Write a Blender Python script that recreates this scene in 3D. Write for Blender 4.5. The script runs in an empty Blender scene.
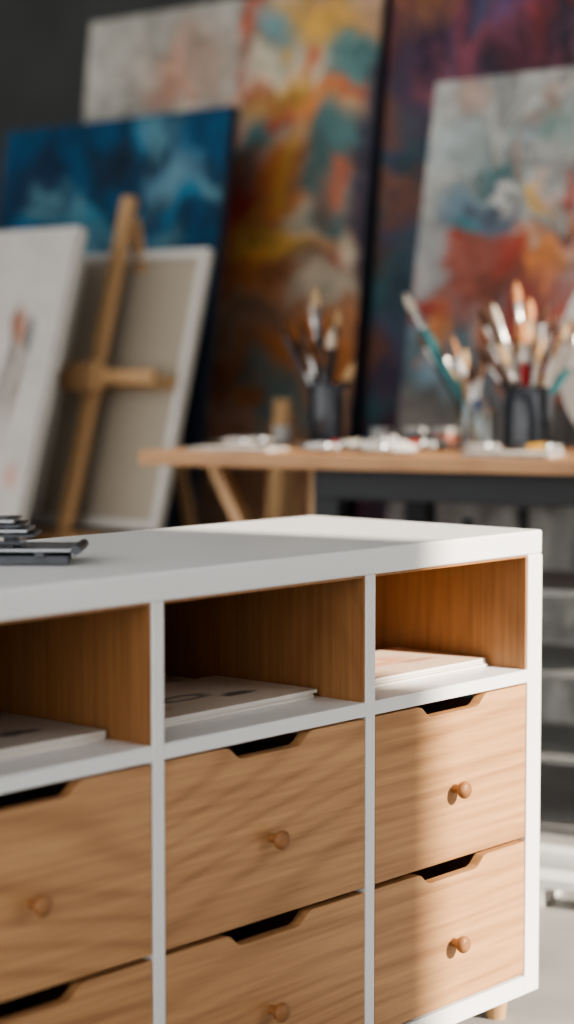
import bpy, math, random
from mathutils import Vector, Matrix
random.seed(7)
S=bpy.context.scene
TH=math.radians(40.8); CT,ST=math.cos(TH),math.sin(TH)
def plan(u,v): return (u*CT-v*ST, u*ST+v*CT)

# ---------------- materials ----------------
def mat_new(name):
    m=bpy.data.materials.new(name); m.use_nodes=True
    nt=m.node_tree; b=nt.nodes['Principled BSDF']; return m,nt,b
def N(nt,t,**k):
    n=nt.nodes.new(t)
    for a,b in k.items(): setattr(n,a,b)
    return n
def plain(name,col,rough=.5,metal=0,var=.08,scale=20,trans=0,bump=0):
    m,nt,b=mat_new(name)
    b.inputs['Roughness'].default_value=rough; b.inputs['Metallic'].default_value=metal
    b.inputs['Transmission Weight'].default_value=trans
    tc=N(nt,'ShaderNodeTexCoord'); no=N(nt,'ShaderNodeTexNoise'); no.inputs['Scale'].default_value=scale; no.inputs['Detail'].default_value=4
    nt.links.new(tc.outputs['Object'],no.inputs['Vector'])
    r=N(nt,'ShaderNodeValToRGB'); r.color_ramp.elements[0].position=.3; r.color_ramp.elements[1].position=.7
    r.color_ramp.elements[0].color=[c*(1-var) for c in col]+[1]; r.color_ramp.elements[1].color=[min(1,c*(1+var)) for c in col]+[1]
    nt.links.new(no.outputs['Fac'],r.inputs['Fac']); nt.links.new(r.outputs['Color'],b.inputs['Base Color'])
    if bump:
        bp=N(nt,'ShaderNodeBump'); bp.inputs['Strength'].default_value=bump; bp.inputs['Distance'].default_value=.002
        nt.links.new(no.outputs['Fac'],bp.inputs['Height']); nt.links.new(bp.outputs['Normal'],b.inputs['Normal'])
    return m
def wood(name,dark,light,axis=0,rings=60,rs=3.0,rough=.5,ringc=.12,fine=110,stretch=.16):
    m,nt,b=mat_new(name); L=nt.links.new
    tc=N(nt,'ShaderNodeTexCoord'); oi=N(nt,'ShaderNodeObjectInfo')
    mu=N(nt,'ShaderNodeMath',operation='MULTIPLY'); mu.inputs[1].default_value=13.7; L(oi.outputs['Random'],mu.inputs[0])
    ad=N(nt,'ShaderNodeVectorMath',operation='ADD'); L(tc.outputs['Object'],ad.inputs[0]); L(mu.outputs[0],ad.inputs[1])
    def st(f):
        v=[1,1,1]; v[axis]=f
        mp=N(nt,'ShaderNodeVectorMath',operation='MULTIPLY'); mp.inputs[1].default_value=v; L(ad.outputs[0],mp.inputs[0]); return mp.outputs[0]
    n1=N(nt,'ShaderNodeTexNoise'); n1.inputs['Scale'].default_value=rs; n1.inputs['Detail'].default_value=0.5; n1.inputs['Roughness'].default_value=.2
    L(st(stretch),n1.inputs['Vector'])
    n4=N(nt,'ShaderNodeTexNoise'); n4.inputs['Scale'].default_value=30; n4.inputs['Detail'].default_value=3; L(st(.06),n4.inputs['Vector'])
    def mad(a,k,c):
        x=N(nt,'ShaderNodeMath',operation='MULTIPLY_ADD'); L(a,x.inputs[0]); x.inputs[1].default_value=k
        if isinstance(c,(int,float)): x.inputs[2].default_value=c
        else: L(c,x.inputs[2])
        return x.outputs[0]
    ph=mad(n1.outputs['Fac'],rings*.5,mad(n4.outputs['Fac'],.35,0))
    fr=N(nt,'ShaderNodeMath',operation='PINGPONG'); L(ph,fr.inputs[0]); fr.inputs[1].default_value=.5
    pw=N(nt,'ShaderNodeMapRange',interpolation_type='SMOOTHSTEP'); L(fr.outputs[0],pw.inputs['Value'])
    pw.inputs['From Min'].default_value=.0; pw.inputs['From Max'].default_value=.3; pw.inputs['To Min'].default_value=-1; pw.inputs['To Max'].default_value=.4
    n2=N(nt,'ShaderNodeTexNoise'); n2.inputs['Scale'].default_value=fine; n2.inputs['Detail'].default_value=6; n2.inputs['Roughness'].default_value=.65; L(st(.035),n2.inputs['Vector'])
    n3=N(nt,'ShaderNodeTexNoise'); n3.inputs['Scale'].default_value=6; n3.inputs['Detail'].default_value=2; L(st(.12),n3.inputs['Vector'])
    f=mad(pw.outputs[0],ringc,mad(n2.outputs['Fac'],1.1,mad(n3.outputs['Fac'],.35,-.16)))
    r=N(nt,'ShaderNodeValToRGB'); r.color_ramp.elements[0].position=.08; r.color_ramp.elements[1].position=.88
    r.color_ramp.elements[0].color=list(dark)+[1]; r.color_ramp.elements[1].color=list(light)+[1]
    L(f,r.inputs['Fac']); L(r.outputs['Color'],b.inputs['Base Color'])
    b.inputs['Roughness'].default_value=rough
    bp=N(nt,'ShaderNodeBump'); bp.inputs['Strength'].default_value=.10; bp.inputs['Distance'].default_value=.0008
    L(n2.outputs['Fac'],bp.inputs['Height']); L(bp.outputs['Normal'],b.inputs['Normal'])
    return m
def painting(name,base,blobs,amp=.16,ns=3.0,streak=.35,bumpy=.3,alt=None,brush=.5,gain=1.0):
    """blobs: (u,v,ru,rv,(r,g,b),softness)"""
    m,nt,b=mat_new(name); L=nt.links.new
    uv=N(nt,'ShaderNodeUVMap'); uv.uv_map='UVMap'
    no=N(nt,'ShaderNodeTexNoise'); no.inputs['Scale'].default_value=ns; no.inputs['Detail'].default_value=7; no.inputs['Roughness'].default_value=.68; no.inputs['Distortion'].default_value=.8
    L(uv.outputs[0],no.inputs['Vector'])
    sb=N(nt,'ShaderNodeVectorMath',operation='SUBTRACT'); L(no.outputs['Color'],sb.inputs[0]); sb.inputs[1].default_value=(.5,.5,.5)
    sc=N(nt,'ShaderNodeVectorMath',operation='SCALE'); L(sb.outputs[0],sc.inputs[0]); sc.inputs['Scale'].default_value=amp*2.6
    ad=N(nt,'ShaderNodeVectorMath',operation='ADD'); L(uv.outputs[0],ad.inputs[0]); L(sc.outputs[0],ad.inputs[1])
    n2=N(nt,'ShaderNodeTexNoise'); n2.inputs['Scale'].default_value=ns*2.2; n2.inputs['Detail'].default_value=5; n2.inputs['Distortion'].default_value=1.5
    L(ad.outputs[0],n2.inputs['Vector'])
    r=N(nt,'ShaderNodeValToRGB'); r.color_ramp.elements[0].position=.38; r.color_ramp.elements[1].position=.62
    a=alt or [c*(1-streak) for c in base]
    r.color_ramp.elements[0].color=list(a)+[1]; r.color_ramp.elements[1].color=list(base)+[1]
    L(n2.outputs['Fac'],r.inputs['Fac']); cur=r.outputs['Color']
    for (u,v,ru,rv,col,soft) in blobs:
        s=N(nt,'ShaderNodeVectorMath',operation='SUBTRACT'); L(ad.outputs[0],s.inputs[0]); s.inputs[1].default_value=(u,v,0)
        k=N(nt,'ShaderNodeVectorMath',operation='MULTIPLY'); L(s.outputs[0],k.inputs[0]); k.inputs[1].default_value=(1/ru,1/rv,0)
        le=N(nt,'ShaderNodeVectorMath',operation='LENGTH'); L(k.outputs[0],le.inputs[0])
        mr=N(nt,'ShaderNodeMapRange',interpolation_type='SMOOTHSTEP'); L(le.outputs['Value'],mr.inputs['Value'])
        mr.inputs['From Min'].default_value=1+soft; mr.inputs['From Max'].default_value=max(0,1-soft); mr.inputs['To Min'].default_value=0; mr.inputs['To Max'].default_value=.88
        mx=N(nt,'ShaderNodeMix',data_type='RGBA'); L(mr.outputs['Result'],mx.inputs['Factor']); L(cur,mx.inputs['A']); mx.inputs['B'].default_value=list(col)+[1]
        cur=mx.outputs['Result']
    if brush:
        sp=N(nt,'ShaderNodeMapping'); sp.inputs['Rotation'].default_value=(0,0,.7); sp.inputs['Scale'].default_value=(5,22,1); L(ad.outputs[0],sp.inputs['Vector'])
        n3=N(nt,'ShaderNodeTexNoise'); n3.inputs['Scale'].default_value=1.0; n3.inputs['Detail'].default_value=5; n3.inputs['Distortion'].default_value=1.2; L(sp.outputs[0],n3.inputs['Vector'])
        mr=N(nt,'ShaderNodeMapRange'); L(n3.outputs['Fac'],mr.inputs['Value']); mr.inputs['From Min'].default_value=.3; mr.inputs['From Max'].default_value=.7
        mr.inputs['To Min'].default_value=(1-brush)*gain; mr.inputs['To Max'].default_value=(1+brush*.6)*gain
        hs=N(nt,'ShaderNodeVectorMath',operation='SCALE'); L(cur,hs.inputs[0]); L(mr.outputs[0],hs.inputs['Scale']); cur=hs.outputs[0]
    L(cur,b.inputs['Base Color']); b.inputs['Roughness'].default_value=.65
    bp=N(nt,'ShaderNodeBump'); bp.inputs['Strength'].default_value=bumpy; bp.inputs['Distance'].default_value=.004
    L(n2.outputs['Fac'],bp.inputs['Height']); L(bp.outputs['Normal'],b.inputs['Normal'])
    return m

M_white=plain('white_laminate',(.86,.865,.86),.36,var=.012,scale=6)
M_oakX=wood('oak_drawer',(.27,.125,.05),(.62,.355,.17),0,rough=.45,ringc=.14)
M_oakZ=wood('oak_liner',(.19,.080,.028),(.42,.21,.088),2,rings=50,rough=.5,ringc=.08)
M_knob=wood('oak_knob',(.20,.085,.03),(.38,.18,.075),0)
M_pine=wood('pine',(.34,.19,.09),(.56,.36,.19),2)
M_table=wood('table_wood',(.24,.12,.055),(.42,.24,.12),0)
M_black=plain('black_metal',(.015,.017,.02),.5,.3)
M_steel=plain('brushed_steel',(.36,.37,.39),.38,1,scale=60)
M_dsteel=plain('dark_steel',(.09,.095,.105),.4,.9,scale=60)
M_wall=plain('charcoal_plaster',(.072,.075,.073),.9,var=.12,scale=3,bump=.1)
M_wallR=plain('light_plaster',(.5,.49,.47),.9,var=.04,scale=3)
M_ceil=plain('ceiling_paint',(.35,.35,.35),.9)
M_floor=plain('concrete',(.32,.31,.30),.55,var=.14,scale=4,bump=.15)
M_canvas=plain('raw_canvas',(.42,.365,.29),.9,var=.05,scale=120)
M_edge=plain('primed_edge',(.60,.58,.54),.8,var=.03)
M_nedge=plain('navy_edge',(.02,.03,.05),.8)
M_paper=plain('paper',(.76,.72,.66),.8,var=.02)
M_tpaper=plain('palette_paper',(.42,.40,.38),.8,var=.3,scale=25)
M_glass=plain('glass',(.9,.93,.93),.03,trans=1,var=.01)
M_darkjar=plain('dark_glass',(.03,.035,.045),.12,0)
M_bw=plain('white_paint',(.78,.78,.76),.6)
M_cap=plain('tube_cap',(.42,.42,.41),.5)
M_grey=plain('grey_shelf',(.28,.28,.27),.6)

# ---------------- builder ----------------
class Bd:
    def __init__(s): s.v=[];s.f=[];s.m=[];s.mats=[];s.uv={}
    def mi(s,m):
        if m not in s.mats: s.mats.append(m)
        return s.mats.index(m)
    def add(s,vs,fs,m,M=None):
        o=len(s.v); 
        s.v+= [ (M@Vector(p) if M else Vector(p)) for p in vs]
        i=s.mi(m)
        for f in fs: s.f.append([o+k for k in f]); s.m.append(i)
    def box(s,x0,x1,y0,y1,z0,z1,m,M=None):
        vs=[(x0,y0,z0),(x1,y0,z0),(x1,y1,z0),(x0,y1,z0),(x0,y0,z1),(x1,y0,z1),(x1,y1,z1),(x0,y1,z1)]
        s.add(vs,[(0,3,2,1),(4,5,6,7),(0,1,5,4),(1,2,6,5),(2,3,7,6),(3,0,4,7)],m,M)
    def lathe(s,prof,m,M=None,n=24,sx=1,sy=1):
        vs=[];fs=[]
        for r,z in prof:
            for k in range(n):
                a=2*math.pi*k/n; vs.append((r*math.cos(a)*sx,r*math.sin(a)*sy,z))
        for j in range(len(prof)-1):
            for k in range(n):
                k2=(k+1)%n; fs.append((j*n+k,j*n+k2,(j+1)*n+k2,(j+1)*n+k))
        fs.append(tuple(reversed(range(n)))); fs.append(tuple(range((len(prof)-1)*n,len(prof)*n)))
        s.add(vs,fs,m,M)
    def along(s,p0,p1,prof,m,n=12,sx=1,sy=1):
        p0=Vector(p0);p1=Vector(p1);d=(p1-p0); q=d.to_track_quat('Z','Y')
        M=Matrix.Translation(p0)@q.to_matrix().to_4x4()
        l=d.length; s.lathe([(r,t*l) for r,t in prof],m,M,n,sx,sy)
    def beam(s,p0,p1,w,h,m):
        p0=Vector(p0);p1=Vector(p1);d=(p1-p0); q=d.to_track_quat('Z','Y')
        M=Matrix.Translation(p0)@q.to_matrix().to_4x4(); l=d.length
        s.box(-w/2,w/2,-h/2,h/2,0,l,m,M)
    def obj(s,name,parent=None,loc=(0,0,0),rot=(0,0,0),bevel=0,smooth=False,uvfront=None):
        me=bpy.data.meshes.new(name); me.from_pydata([tuple(v) for v in s.v],[],s.f)
        for m in s.mats: me.materials.append(m)
        for p,i in zip(me.polygons,s.m): p.material_index=i; p.use_smooth=smooth
        if uvfront:
            x0,x1,z0,z1=uvfront; ul=me.uv_layers.new(name='UVMap')
            for lp in me.loops:
                c=me.vertices[lp.vertex_index].co; ul.data[lp.index].uv=((c.x-x0)/(x1-x0),(c.z-z0)/(z1-z0))
        me.update(); o=bpy.data.objects.new(name,me); S.collection.objects.link(o)
        o.location=loc; o.rotation_euler=rot
        if parent: o.parent=parent
        if smooth:
            try: me.set_sharp_from_angle(angle=math.radians(40))
            except Exception: pass
        if bevel:
            b=o.modifiers.new('bevel','BEVEL'); b.width=bevel; b.segments=3; b.limit_method='ANGLE'; b.angle_limit=math.radians(40)
        return o
def empty(name,loc,rot=(0,0,0)):
    e=bpy.data.objects.new(name,None); S.collection.objects.link(e); e.location=loc; e.rotation_euler=rot; e.empty_display_size=.1; return e
def sbox(name,b,m,parent=None,bevel=0,loc=(0,0,0)):
    B=Bd(); B.box(*b,m); return B.obj(name,parent,loc,bevel=bevel)

# ---------------- room ----------------
XR=1.0; YB=5.0; XL=-6.6; H=3.4; YF=-1.2
sbox('floor',(XL-.1,XR+.1,YF,YB+.1,-.1,0),M_floor)
sbox('ceiling',(XL-.1,XR+.1,YF,YB+.1,H,H+.1),M_ceil)
sbox('wall_back',(XL-.1,XR+.1,YB,YB+.1,0,H),M_wall)
sbox('wall_left',(XL-.1,XL,YF,YB,0,H),M_wall)
W0,W1,Z0,Z1=2.70,4.65,.55,3.15
B=Bd()
B.box(XR,XR+.1,YF,W0,0,H,M_wallR); B.box(XR,XR+.1,W1,YB,0,H,M_wallR)
B.box(XR,XR+.1,W0,W1,0,Z0,M_wallR); B.box(XR,XR+.1,W0,W1,Z1,H,M_wallR); B.obj('wall_right')
B=Bd()
for a in ((W0,W0+.04,Z0,Z1),(W1-.04,W1,Z0,Z1),(W0+.04,W1-.04,Z0,Z0+.04),(W0+.04,W1-.04,Z1-.04,Z1),(3.72,3.76,Z0+.04,Z1-.04)):
    B.box(XR+.02,XR+.07,a[0],a[1],a[2],a[3],M_bw)
B.box(XR-.12,XR+.02,W0-.05,W1+.05,Z0-.03,Z0,M_bw); B.obj('window_1')
sbox('baseboard_back',(XL,XR,YB-.015,YB,0,.09),M_wall)

# ---------------- sideboard ----------------
CX,CY=plan(.378,2.934)
D=.45
cab=empty('storage_sideboard',(CX,CY,0),(0,0,math.pi/2))
xs=[(-1.211,-.826),(-.807,-.421),(-.402,-.037)]
sbox('top_panel',(-1.248,0,0,D,.709,.745),M_white,cab,.004)
sbox('side_panel_right',(-.037,0,0,D,.045,.709),M_white,cab,.0015)
sbox('side_panel_left',(-1.248,-1.211,0,D,.045,.709),M_white,cab,.0015)
sbox('base_panel',(-1.211,-.037,0,D,.045,.073),M_white,cab,.001)
sbox('back_panel',(-1.211,-.037,D-.012,D,.073,.709),M_white,cab)
sbox('divider_1',(-.826,-.807,0,D-.012,.073,.709),M_white,cab,.001)
sbox('divider_2',(-.421,-.402,0,D-.012,.073,.709),M_white,cab,.001)
for i,(a,b) in enumerate(xs):
    sbox('shelf_%d'%(i+1),(a,b,.0,D-.012,.519,.538),M_white,cab,.001)
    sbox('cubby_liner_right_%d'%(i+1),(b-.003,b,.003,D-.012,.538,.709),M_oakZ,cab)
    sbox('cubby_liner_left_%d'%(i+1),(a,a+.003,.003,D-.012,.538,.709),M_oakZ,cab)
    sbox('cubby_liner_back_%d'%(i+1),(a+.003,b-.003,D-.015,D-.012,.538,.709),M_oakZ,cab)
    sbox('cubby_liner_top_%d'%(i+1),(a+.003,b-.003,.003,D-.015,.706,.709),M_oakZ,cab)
    for j,(z0,z1) in enumerate(((.286,.516),(.077,.279))):
        w=(b-a)-.004; cx=(a+b)/2; h=z1-z0; hw=w/2; hh=h/2
        pts=[(-hw,-hh),(hw,-hh),(hw,hh)]
        nt_=[(.084,0),(.076,-.002),(.062,-.014),(.054,-.017)]
        for x,z in nt_: pts.append((x,hh+z))
        for x,z in reversed(nt_): pts.append((-x,hh+z))
        pts.append((-hw,hh))
        n=len(pts); B=Bd()
        vs=[(x,0,z) for x,z in pts]+[(x,.018,z) for x,z in pts]
        fs=[tuple(range(n)),tuple(reversed(range(n,2*n)))]+[(k,n+k,n+(k+1)%n,(k+1)%n) for k in range(n)]
        B.add(vs,fs,M_oakX)
        B.obj('drawer_front_%d_%d'%(i+1,j+1),cab,(cx,.001,(z0+z1)/2),bevel=.0012)
        B=Bd()
        B.box(-hw+.01,-hw+.02,.019,.40,-hh+.008,hh-.03,M_oakX); B.box(hw-.02,hw-.01,.019,.40,-hh+.008,hh-.03,M_oakX)
        B.box(-hw+.02,hw-.02,.019,.40,-hh+.008,-hh+.016,M_oakX); B.box(-hw+.02,hw-.02,.39,.40,-hh+.016,hh-.03,M_oakX)
        B.obj('drawer_box_%d_%d'%(i+1,j+1),cab,(cx,.001,(z0+z1)/2))
        B=Bd(); Mx=Matrix.Translation((cx,.002,(z0+z1)/2-.012))@Matrix.Rotation(math.pi/2,4,'X')
        B.lathe([(.0065,0),(.006,.006),(.0065,.010),(.0105,.014),(.0125,.018),(.0122,.022),(.0095,.0255),(.004,.027)],M_knob,Mx,28)
        B.obj('knob_%d_%d'%(i+1,j+1),cab,smooth=True)
B=Bd()
for x in (-.040,-.62,-1.19):
    for y in (.05,.40):
        B.lathe([(.014,0),(.020,.045)],M_pine,Matrix.Translation((x,y,0)),20)
B.obj('feet',cab,smooth=True)

# ---------------- art prints in the cubbies ----------------
def cover(name,base,blobs): return painting(name,base,blobs,amp=.05,ns=5,streak=.06,bumpy=.02,brush=.04)
ink=(.10,.09,.09); tan=(.55,.38,.26)
covs=[cover('print_left',(.55,.50,.45),[(.5,.5,.2,.1,(.3,.28,.26),.5),(.75,.35,.1,.06,ink,.3)]),
      cover('print_mid',(.74,.65,.55),[(.30,.62,.10,.14,tan,.3),(.50,.45,.14,.09,ink,.35),(.50,.45,.09,.05,(.7,.62,.52),.3),(.72,.30,.09,.06,ink,.4),(.2,.25,.12,.08,tan,.4)]),
      cover('print_right',(.80,.62,.46),[(.5,.6,.26,.18,(.72,.34,.20),.5),(.5,.6,.12,.08,(.82,.62,.45),.4),(.75,.4,.12,.06,(.55,.30,.2),.4)])]
dims=[(-1.17,-.835,.070,.26),(-.79,-.436,.075,.262),(-.385,-.046,.066,.235)]
for i,(a,b,y0,y1) in enumerate(dims):
    B=Bd(); w=b-a; d=y1-y0; z=0; random.seed(i+3)
    for k,t in enumerate((.004,.003,.005)):
        ox=random.uniform(-.006,.002) if k<2 else 0; oy=random.uniform(-.004,.006) if k else 0
        top=(k==2)
        B.box(-w/2+ox,w/2+ox,-d/2+oy,d/2+oy,z,z+t-.0006,M_paper)
        if top: B.add([(-w/2+ox,-d/2+oy,z+t),(w/2+ox,-d/2+oy,z+t),(w/2+ox,d/2+oy,z+t),(-w/2+ox,d/2+oy,z+t)],[(0,1,2,3)],covs[i])
        z+=t
    a_=CX-(y0+y1)/2; b_=CY+(a+b)/2
    o=B.obj('art_print_stack',None,(a_,b_,.5385),(0,0,math.pi/2+(-.015,.012,-.01)[i]))
    me=o.data; ul=me.uv_layers.new(name='UVMap')
    for lp in me.loops:
        c=me.vertices[lp.vertex_index].co; ul.data[lp.index].uv=((c.x/w+.5),(c.y/d+.5))

# ---------------- metal clamp rack on top ----------------
x,y=plan(-.37,2.43)
e=empty('metal_sketch_rack',(x,y,.745),(0,0,TH))
B=Bd()
B.box(-.16,.10,-.045,-.037,.0005,.012,M_dsteel); B.box(-.16,.095,.035,.043,.0005,.012,M_dsteel)
for xx in (-.12,-.03,.06): B.box(xx,xx+.012,-.05,.05,.010,.017,M_dsteel)
B.box(-.17,.11,-.05,.05,.017,.021,M_steel)
B.obj('base',e,bevel=.001)
B=Bd(); B.along((.11,-.05,.019),(.11,.05,.019),[(.006,0),(.006,1)],M_dsteel,16)
B.along((-.16,-.048,.028),(.05,-.048,.028),[(.003,0),(.003,1)],M_dsteel,10)
for xx in (-.1,-.02): B.along((xx,-.046,.0205),(xx,.046,.032),[(.004,0),(.004,1)],M_dsteel,10)
B.obj('rollers',e,smooth=True)
B=Bd()
for k in range(4):
    B.box(-.16+.006*k,.058-.008*k,-.04,.04,.034+.006*k,.0375+.006*k,M_steel if k%2 else M_dsteel)
for xx in (-.1,.02): B.box(xx,xx+.012,-.03,.03,.0205,.056,M_dsteel)
B.obj('plates',e,bevel=.0008)

# ---------------- canvases ----------------
def canvas(name,x0,x1,ytop,ztop,ybot,zbot,mat,th=.035,edge=M_edge,rz=0):
    w=x1-x0; dz=ztop-zbot; dy=ytop-ybot; h=math.hypot(dz,dy); lean=math.atan2(dy,dz)
    B=Bd(); B.box(-w/2,w/2,.001,th,0,h,edge)
    B.add([(-w/2,0,0),(w/2,0,0),(w/2,0,h),(-w/2,0,h)],[(0,1,2,3)],mat)
    return B.obj(name,None,((x0+x1)/2,ybot,zbot+.001),(-lean,0,rz),uvfront=(-w/2,w/2,0,h))
gold=(.72,.42,.10);orange=(.70,.26,.08);red=(.45,.07,.045);teal=(.06,.22,.24);navy=(.02,.035,.08);cream=(.70,.60,.45);rust=(.42,.18,.09);pink=(.62,.36,.27)
def dabs(seed,u0,u1,v0,v1,n,cols,ru=.06,rv=.025):
    R=random.Random(seed); out=[]
    for k in range(n):
        out.append((R.uniform(u0,u1),R.uniform(v0,v1),ru*R.uniform(.4,1.3),rv*R.uniform(.4,1.4),R.choice(cols),.6))
    return out
mA=painting('abstract_warm',(.62,.59,.53),[
 (.38,.93,.16,.05,(.54,.38,.30),.6),(.85,.45,.5,.32,(.50,.24,.13),.35),(.95,.85,.32,.16,(.55,.32,.17),.4),
 (.78,.94,.13,.06,gold,.5),(.68,.86,.10,.05,(.6,.35,.12),.5),(.80,.82,.12,.04,orange,.5),(.62,.79,.08,.025,teal,.5),
 (.92,.88,.08,.05,teal,.4),(.58,.69,.11,.05,red,.5),(.75,.72,.12,.035,orange,.5),(.90,.74,.10,.05,teal,.4),
 (.70,.63,.17,.04,gold,.5),(.82,.67,.08,.03,cream,.4),(.52,.58,.08,.10,(.5,.12,.07),.4),(.88,.58,.12,.05,(.28,.17,.12),.4),
 (.62,.50,.16,.05,(.46,.28,.20),.5),(.85,.46,.14,.05,orange,.5),(.50,.42,.16,.06,pink,.5),(.80,.38,.2,.04,(.55,.33,.22),.5)]
 +dabs(5,.55,.95,.55,.98,26,[gold,orange,red,teal,cream,(.14,.34,.40),(.55,.16,.08),pink,cream,(.2,.13,.1)])
 +dabs(8,.42,.95,.34,.60,18,[(.6,.33,.18),orange,pink,(.5,.33,.22),(.25,.15,.12),cream,rust,(.2,.30,.30)],.08,.03)
 +dabs(9,.25,.6,.80,.98,10,[pink,(.5,.35,.28),cream,(.45,.25,.2)],.05,.02)+[(1.04,.6,.07,.6,navy,.4)],amp=.12,ns=3.2,gain=1.1,brush=.4)
canvas('abstract_painting',-5.19,-3.86,4.93,2.215,4.65,0,mA,edge=M_nedge)
mB=painting('abstract_violet',(.17,.055,.085),[
 (.08,.88,.08,.06,(.5,.22,.08),.5),(.06,.6,.12,.18,(.05,.10,.13),.4),(.25,.86,.12,.05,(.32,.10,.14),.5),(.40,.90,.10,.05,(.12,.10,.25),.5),
 (.50,.86,.08,.06,(.30,.06,.06),.5),(.18,.78,.12,.04,(.15,.07,.15),.5)]
 +dabs(3,.05,.6,.76,1.0,28,[(.45,.24,.28),(.32,.12,.16),(.12,.14,.26),(.05,.03,.06),(.5,.3,.28),(.2,.07,.11)],.05,.02)
 +dabs(4,.0,.15,.3,.76,12,[(.06,.15,.17),(.2,.09,.06),(.08,.08,.14),(.25,.13,.08)],.06,.04),amp=.2,ns=4,alt=(.045,.04,.06),gain=1.0)
canvas('violet_painting',-3.83,-2.45,4.96,2.45,4.70,0,mB,edge=M_nedge)
mC=painting('abstract_light',(.56,.56,.53),[
 (.20,.43,.8,.14,(.12,.10,.09),.4),(.06,.60,.16,.07,(.07,.13,.16),.4),(.28,.70,.26,.075,(.38,.08,.045),.4),(.42,.74,.10,.04,orange,.4),
 (.20,.80,.12,.04,(.10,.15,.22),.4),(.27,.87,.10,.035,teal,.4),(.42,.93,.08,.03,(.22,.38,.36),.4),(.10,.90,.10,.03,(.42,.48,.48),.5),(.40,.83,.06,.02,gold,.4),
 (.36,.61,.14,.045,rust,.4),(.05,.72,.06,.06,(.36,.38,.38),.4),(.48,.62,.10,.06,red,.4),(.30,.54,.14,.04,(.15,.18,.21),.4)]
 +dabs(11,.05,.55,.52,.84,30,[orange,red,teal,(.5,.47,.43),(.08,.10,.14),rust,(.2,.3,.36),red,(.3,.09,.06)])
 +dabs(12,.1,.6,.82,.99,12,[(.3,.42,.42),(.5,.36,.3),(.7,.68,.64),(.35,.4,.42)]),amp=.13,ns=3.5,gain=.95)
canvas('light_abstract_painting',-3.38,-2.38,4.55,1.793,4.225,0,mC)
mD=painting('abstract_blue',(.012,.11,.24),[
 (.80,.87,.10,.05,(.18,.36,.45),.6),(.42,.83,.14,.04,(.07,.25,.35),.6),(.60,.93,.14,.03,(.01,.03,.06),.5),(.12,.90,.10,.05,(.01,.04,.10),.5),
 (.65,.80,.08,.03,(.02,.04,.08),.5)]+dabs(21,.1,.95,.74,.97,14,[(.03,.18,.34),(.14,.32,.40),(.01,.03,.08),(.04,.22,.36)],.08,.03)+[(.5,.36,1.2,.33,(.010,.02,.05),.12)],amp=.12,ns=3.2,alt=(.007,.05,.11),brush=.35,gain=.9)
canvas('blue_painting',-5.15,-4.12,4.5,1.788,4.22,0,mD,edge=M_nedge)
mF=painting('sketch_canvas_face',(.60,.57,.53),[
 (.795,.72,.014,.12,(.16,.12,.10),.4),(.85,.70,.014,.10,(.22,.16,.13),.4),(.82,.80,.02,.03,(.45,.22,.14),.5),(.865,.79,.024,.03,(.10,.11,.13),.5),(.79,.82,.02,.03,(.3,.12,.08),.4),
 (.93,.50,.03,.02,(.6,.35,.3),.6),(.85,.4,.05,.03,(.4,.38,.38),.6)],amp=.04,ns=4,streak=.08,brush=.06)
canvas('sketch_canvas',-4.78,-3.95,3.70,1.371,3.30,0,mF)

# back of stretched canvas + easel
w=.528; lean=math.atan2(.2,.74); h=.80
B=Bd()
B.box(-w/2,w/2,.012,.020,0,h,M_canvas)
for b_ in ((-w/2,-w/2+.026,0,h),(w/2-.026,w/2,0,h),(-w/2+.026,w/2-.026,0,.026),(-w/2+.026,w/2-.026,h-.026,h)):
    B.box(b_[0],b_[1],-.012,.012,b_[2],b_[3],M_edge)
B.box(-w/2+.026,w/2-.026,-.004,.011,h*.50,h*.50+.035,M_pine)
B.obj('stretched_canvas',None,(-4.014,3.80,.545),(-lean,0,0),bevel=.002)
e=empty('artist_easel',(-4.02,0,0))
def yl(z,o=0): return 3.56+.279*z+o
B=Bd(); off=-.005
B.beam((0,yl(0,off),0.01),(0,yl(1.47,off),1.47),.042,.03,M_pine); B.obj('mast',e,bevel=.003)
B=Bd(); B.beam((-.03,yl(.5,off),.50),(-.30,yl(0,off-.02),.012),.04,.025,M_pine); B.obj('leg_1',e,bevel=.003)
B=Bd(); B.beam((.03,yl(.5,off),.50),(.30,yl(0,off-.02),.012),.04,.025,M_pine); B.obj('leg_2',e,bevel=.003)
B=Bd(); B.beam((0,yl(1.42,.02),1.41),(0,4.34,.012),.035,.022,M_pine); B.obj('rear_leg',e,bevel=.003)
B=Bd(); B.box(-.26,.26,yl(.96)-.04,yl(.96)-.012,.945,.985,M_pine); B.obj('cross_bar',e,bevel=.003)
B=Bd(); B.box(-.06,.06,yl(.96)-.065,yl(.96)-.02,.925,1.005,M_pine); B.obj('clamp_block',e,bevel=.004)
B=Bd(); B.box(-.3,.3,yl(.50)-.03,yl(.50)+.09,.500,.535,M_pine); B.obj('ledge',e,bevel=.003)

# folded easel standing behind table
x,y=plan(-.05,5.5)
e=empty('folded_easel',(x,y,0),(0,0,TH))
B=Bd(); B.beam((.03,.06,.90),(-.03,0,.01),.045,.03,M_pine); B.beam((.035,.10,.86),(.10,.20,.01),.03,.025,M_pine); B.box(-.03,.10,.03,.12,.30,.335,M_pine); B.obj('legs',e,bevel=.003)

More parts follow.
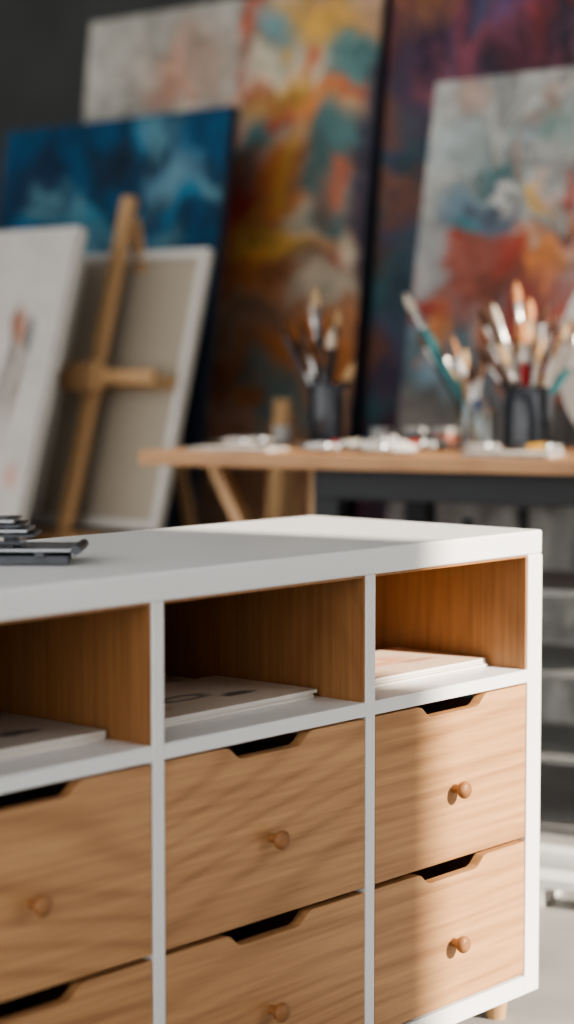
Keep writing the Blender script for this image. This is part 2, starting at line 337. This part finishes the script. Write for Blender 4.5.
# ---------------- work table ----------------
TX,TY=plan(-.343,4.45); RZ=math.radians(14.9); TT=.80
tab=empty('work_table',(TX,TY,0),(0,0,RZ))
sbox('table_top',(0,1.75,0,.70,TT-.032,TT),M_table,tab,.003)
B=Bd()
B.box(.41,1.60,.06,.10,TT-.10,TT-.032,M_black);B.box(.41,1.60,.60,.64,TT-.10,TT-.032,M_black)
B.box(.41,.45,.10,.60,TT-.10,TT-.032,M_black);B.box(1.56,1.60,.10,.60,TT-.10,TT-.032,M_black)
for a in (.41,1.54):
    for b_ in (.06,.58): B.box(a,a+.06,b_,b_+.06,0,TT-.10,M_black)
B.obj('steel_frame',tab,bevel=.002)
B=Bd()
B.beam((.09,.20,TT-.034),(.31,.20,.35),.045,.03,M_pine)
B.beam((.36,.20,TT-.034),(.36,.20,.012),.04,.03,M_pine)
B.obj('wooden_brace',tab,bevel=.002)
def tl(x,y,z=TT):
    c,s=math.cos(RZ),math.sin(RZ); return (TX+x*c-y*s, TY+x*s+y*c, z)

# brushes
handles=[plain('handle_'+n,c,.3,var=.03) for n,c in (('black',(.02,.02,.025)),('teal',(.02,.14,.16)),('red',(.36,.02,.025)),('natural',(.42,.22,.09)),('blue',(.03,.09,.28)),('white',(.62,.60,.56)))]
bris=[plain('bristle_'+n,c,.8,var=.25,scale=200) for n,c in (('cream',(.50,.34,.19)),('brown',(.10,.045,.022)),('orange',(.58,.27,.12)),('white',(.64,.56,.46)))]
M_fer=plain('ferrule',(.62,.61,.60),.3,1)
M_ferd=plain('ferrule_dark',(.10,.10,.11),.3,1)
def brush(B,base,tip,hm,bm,w=1.0,fm=None):
    p0=Vector(base);p1=Vector(tip);L=(p1-p0).length
    a=p0.lerp(p1,1-.095/L); b=p0.lerp(p1,1-.048/L)
    B.along(p0,a,[(.002*w,0),(.003*w,.2),(.0052*w,.75),(.0045*w,1)],hm,10)
    B.along(a,b,[(.0047*w,0),(.0050*w,.3),(.0044*w,.35),(.0062*w,1)],fm or M_fer,12,1,.7)
    B.along(b,p1,[(.0060*w,0),(.0072*w,.3),(.0058*w,.65),(.0012*w,1)],bm,12,1,.6)
def jar(name,x,y,r,h,mat,specs,fm=None):
    e=empty(name,tl(x,y,TT+.001),(0,0,RZ))
    B=Bd()
    t=.003
    B.lathe([(r*.9,0),(r,.006),(r,h*.9),(r*.93,h*.94),(r*.97,h),(r*.97-t,h),(r*.93-t,h*.94),(r-t,h*.88),(r-t,.012),(r*.85,.006)],mat,None,32)
    B.obj('jar_body',e,smooth=True)
    B=Bd()
    for q,(dx,dz,dy,hi,bi,w) in enumerate(specs):
        tip=Vector((dx,dy,dz)); 
        base=Vector((-dx*.35*min(1,r/.05),-dy*.3,.012)); 
        lim=r*.7
        if Vector((base.x,base.y)).length>lim:
            k=lim/Vector((base.x,base.y)).length; base.x*=k; base.y*=k
        brush(B,base,tip,handles[hi],bris[bi],w,fm if q%2==0 else None)
    B.obj('brushes',e,smooth=True)
    return e
jar('brush_jar',.255,.46,.042,.15,M_darkjar,[(-.13,.30,0,0,1,2.0),(-.045,.35,.02,0,3,1.8),(-.02,.38,-.02,0,0,2.0),(.01,.31,.03,0,1,2.0),(.075,.20,0,0,0,2.4),(-.10,.26,.04,0,1,2.0),(.03,.28,-.03,0,3,1.7),(-.04,.26,-.04,0,1,2.2),(.035,.33,.0,0,0,1.8),(-.075,.30,.01,0,1,1.9),(.01,.24,-.04,0,1,2.1),(-.06,.22,-.02,0,1,2.2)],M_ferd)
jar('brush_jar',.64,.44,.040,.12,M_glass,[(-.165,.36,-.02,1,3,2.6),(-.155,.27,.03,0,1,1.5),(-.03,.23,.02,3,0,1.5),(.03,.21,-.02,4,1,1.3),(-.06,.19,.0,1,0,1.7),(.0,.20,-.02,0,1,1.6),(-.09,.25,0,1,1,1.5),(-.045,.26,-.02,3,2,1.3),(.015,.24,.02,0,1,1.4)])
R=random.Random(31)
spec=[(-.03,.38,0,3,2,2.1),(-.125,.32,.02,0,1,2.0),(-.075,.33,-.03,5,3,1.8),(.03,.33,.03,2,1,1.9),(.125,.29,-.02,5,3,2.1),(.08,.29,.04,2,0,1.7),
   (.0,.29,-.05,2,2,1.8),(-.10,.28,-.04,0,1,1.8),(.145,.26,.03,1,1,1.8),(.05,.25,-.05,5,0,1.6),(-.02,.27,.05,4,1,1.8),(.01,.34,-.02,3,2,1.4),(-.05,.24,-.06,0,0,1.9)]
for k in range(9): spec.append((R.uniform(-.12,.13),R.uniform(.22,.32),R.uniform(-.05,.05),R.choice((0,0,2,3,1)),R.choice((0,1,1,2)),R.uniform(1.3,1.8)))
jar('brush_jar',.80,.36,.055,.145,M_darkjar,spec)
jar('brush_jar',.975,.32,.045,.12,M_glass,[(-.05,.25,0,0,1,1.5),(.03,.30,.02,2,0,1.5),(.08,.27,0,3,1,1.4),(-.02,.22,-.03,5,3,1.4),(-.07,.30,.0,0,1,1.6),(-.03,.33,.02,2,2,1.5)])
B=Bd()
r,h,t=.032,.095,.003
B.lathe([(r*.9,0),(r,.006),(r,h*.85),(r*.85,h*.92),(r*.88,h),(r*.88-t,h),(r*.8,h*.92),(r-t,h*.84),(r-t,.012),(r*.85,.006)],M_glass,None,28)
B.obj('water_glass',None,tl(.705,.33,TT+.001),smooth=True)

# paint tubes
def tube(x,y,rz,col,s=1.0):
    m=plain('tube_label',[c*.8 for c in col],.45); B=Bd(); n=20; vs=[];fs=[]
    st=[(0,.016,.0008),(.012,.016,.0015),(.05,.0145,.008),(.09,.0125,.0125),(.098,.0125,.0125),(.104,.006,.006)]
    for (X,a,b_) in st:
        for k in range(n):
            an=2*math.pi*k/n; vs.append(((X-.06)*s,a*math.cos(an)*s,(b_*math.sin(an)+.0128)*s))
    for j in range(len(st)-1):
        for k in range(n):
            k2=(k+1)%n; fs.append((j*n+k,(j+1)*n+k,(j+1)*n+k2,j*n+k2))
    fs.append(tuple(range(n))); fs.append(tuple(reversed(range((len(st)-1)*n,len(st)*n))))
    B.add(vs,fs,M_steel)
    for q in range(2*n,3*n): B.m[q]=B.mi(m)
    B.along((.044*s,0,.0128*s),(.062*s,0,.0128*s),[(.0085*s,0),(.0075*s,1)],M_cap,14)
    B.obj('paint_tube',None,tl(x,y,TT+.001),(0,0,RZ+rz),smooth=True)
for a in ((.40,.07,.15,(.35,.36,.38)),(.40,.17,-.2,(.45,.05,.04)),(.40,.26,.3,(.5,.46,.38)),(.09,.27,.2,(.45,.45,.43)),(.10,.36,.0,(.3,.3,.3)),(.54,.06,.1,(.42,.42,.40)),(.54,.30,-.1,(.65,.10,.05)),
          (1.06,.10,-.1,(.5,.45,.38)),(1.10,.20,.3,(.05,.10,.25)),(.40,.36,.1,(.05,.08,.2)),(.72,.22,.1,(.35,.33,.32)),(.86,.22,.1,(.7,.4,.08)),(.54,.39,.0,(.1,.3,.3)),(1.25,.3,0,(.5,.5,.5))):
    tube(*a,s=1.0)
def papers(x,y,rz,w,d,n=4):
    B=Bd()
    for k in range(n):
        R=Matrix.Rotation(random.uniform(-.06,.06),4,'Z'); B.box(-w/2,w/2,-d/2,d/2,.002*k,.002*k+.0015,M_tpaper,R)
    B.obj('paper_stack',None,tl(x,y,TT+.001),(0,0,RZ+rz))
papers(.86,.09,.05,.19,.12,5); papers(.20,.10,.05,.20,.12,4)
for i,(x,y,c) in enumerate(((.40,.46,(.40,.40,.40)),(.47,.50,(.12,.12,.13)),(.54,.50,(.45,.16,.10)),(.13,.48,(.4,.4,.38)))):
    B=Bd(); B.lathe([(.022,0),(.024,.004),(.024,.030),(.022,.032)],plain('pot_body',c,.3),None,24)
    B.lathe([(.0255,.032),(.0255,.042),(.023,.044)],M_cap,None,24); B.obj('paint_pot',None,tl(x,y,TT+.001),smooth=True)
# rag
B=Bd(); n=14; vs=[];fs=[]
for i in range(n):
    for j in range(n):
        u=i/(n-1)-.5; v=j/(n-1)-.5
        z=.004+.024*max(0,1-3.2*(u*u+v*v))*(1+.6*math.sin(17*u+3*v)*math.cos(15*v-4*u))
        vs.append((u*.14,v*.11,max(.001,z)))
for i in range(n-1):
    for j in range(n-1): fs.append((i*n+j,(i+1)*n+j,(i+1)*n+j+1,i*n+j+1))
B.add(vs,fs,plain('rag_cloth',(.36,.35,.34),.9,var=.3)); B.obj('cleaning_rag',None,tl(.54,.17,TT+.001),(0,0,RZ+.1),smooth=True)
# oval palette standing at right
B=Bd(); n=48; hx,hz=.16,.225
vs=[];fs=[]
for k in range(n):
    a=2*math.pi*k/n; rr=1-.10*math.exp(-((a-5.2)/.35)**2)
    vs.append((hx*rr*math.cos(a),0,hz*rr*math.sin(a)))
for k in range(n):
    a=2*math.pi*k/n; vs.append((.05+.022*math.cos(a),0,-.11+.03*math.sin(a)))
vs+= [(x,.006,z) for x,y,z in vs]
for k in range(n):
    k2=(k+1)%n
    fs.append((k,k2,n+k2,n+k)); fs.append((2*n+k,3*n+k,3*n+k2,2*n+k2)); fs.append((k,2*n+k,2*n+k2,k2)); fs.append((n+k,n+k2,3*n+k2,3*n+k))
B.add(vs,fs,plain('palette_paint',(.46,.45,.44),.4)); 
B.obj('painters_palette',None,tl(.975,.52,TT+.223),(-.16,0,RZ))

# storage rack under the table
rk=empty('storage_rack',tl(.72,.16,0),(0,0,RZ))
B=Bd()
for a in (0,.73):
    for b_ in (0,.37): B.box(a,a+.02,b_,b_+.02,0,.66,M_black)
for z in (.14,.325,.50): B.box(0,.75,0,.39,z,z+.014,M_grey)
B.obj('frame',rk,bevel=.001)
B=Bd()
for k,(xx,c) in enumerate(((.30,(.05,.25,.24)),(.37,(.10,.12,.12)),(.45,(.5,.5,.48)),(.53,(.05,.2,.3)),(.61,(.4,.3,.2)))):
    for z in (.154,.339):
        B.lathe([(.026,0),(.028,.005),(.028,.08),(.012,.10),(.012,.12)],plain('bottle',c,.3),Matrix.Translation((xx,.1,z)),18)
B.obj('bottles',rk,smooth=True)

# low white slats, added to stand in for sunlit stripes on the floor
pl=empty('sun_stripe_slats',tl(1.02,-.46,0),(0,0,RZ))
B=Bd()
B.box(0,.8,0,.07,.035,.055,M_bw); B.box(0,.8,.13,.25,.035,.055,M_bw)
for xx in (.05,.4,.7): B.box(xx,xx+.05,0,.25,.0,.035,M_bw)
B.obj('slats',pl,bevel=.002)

# ---------------- light ----------------
d=Vector((.979,.197,.532)).normalized()
sun=bpy.data.lights.new('sun','SUN'); sun.energy=12.5; sun.angle=math.radians(2.0); sun.color=(1,.88,.74)
so=bpy.data.objects.new('sun',sun); S.collection.objects.link(so); so.rotation_euler=d.to_track_quat('Z','Y').to_euler(); so.location=(4,3,4)
w=bpy.data.worlds.new('World'); S.world=w; w.use_nodes=True
w.node_tree.nodes['Background'].inputs[0].default_value=(1,.99,.97,1); w.node_tree.nodes['Background'].inputs[1].default_value=2.6

# ---------------- camera ----------------
cam=bpy.data.cameras.new('camera'); co=bpy.data.objects.new('camera',cam); S.collection.objects.link(co)
co.location=(0,0,.983); co.rotation_euler=(math.radians(90-4.13),0,TH+.0014)
cam.lens=69.26; cam.sensor_width=36; cam.sensor_fit='AUTO'; cam.clip_start=.05
cam.dof.use_dof=True; cam.dof.focus_distance=2.72; cam.dof.aperture_fstop=1.9
S.camera=co
try: S.view_settings.look='AgX - Medium High Contrast'
except Exception as ex: print(ex)
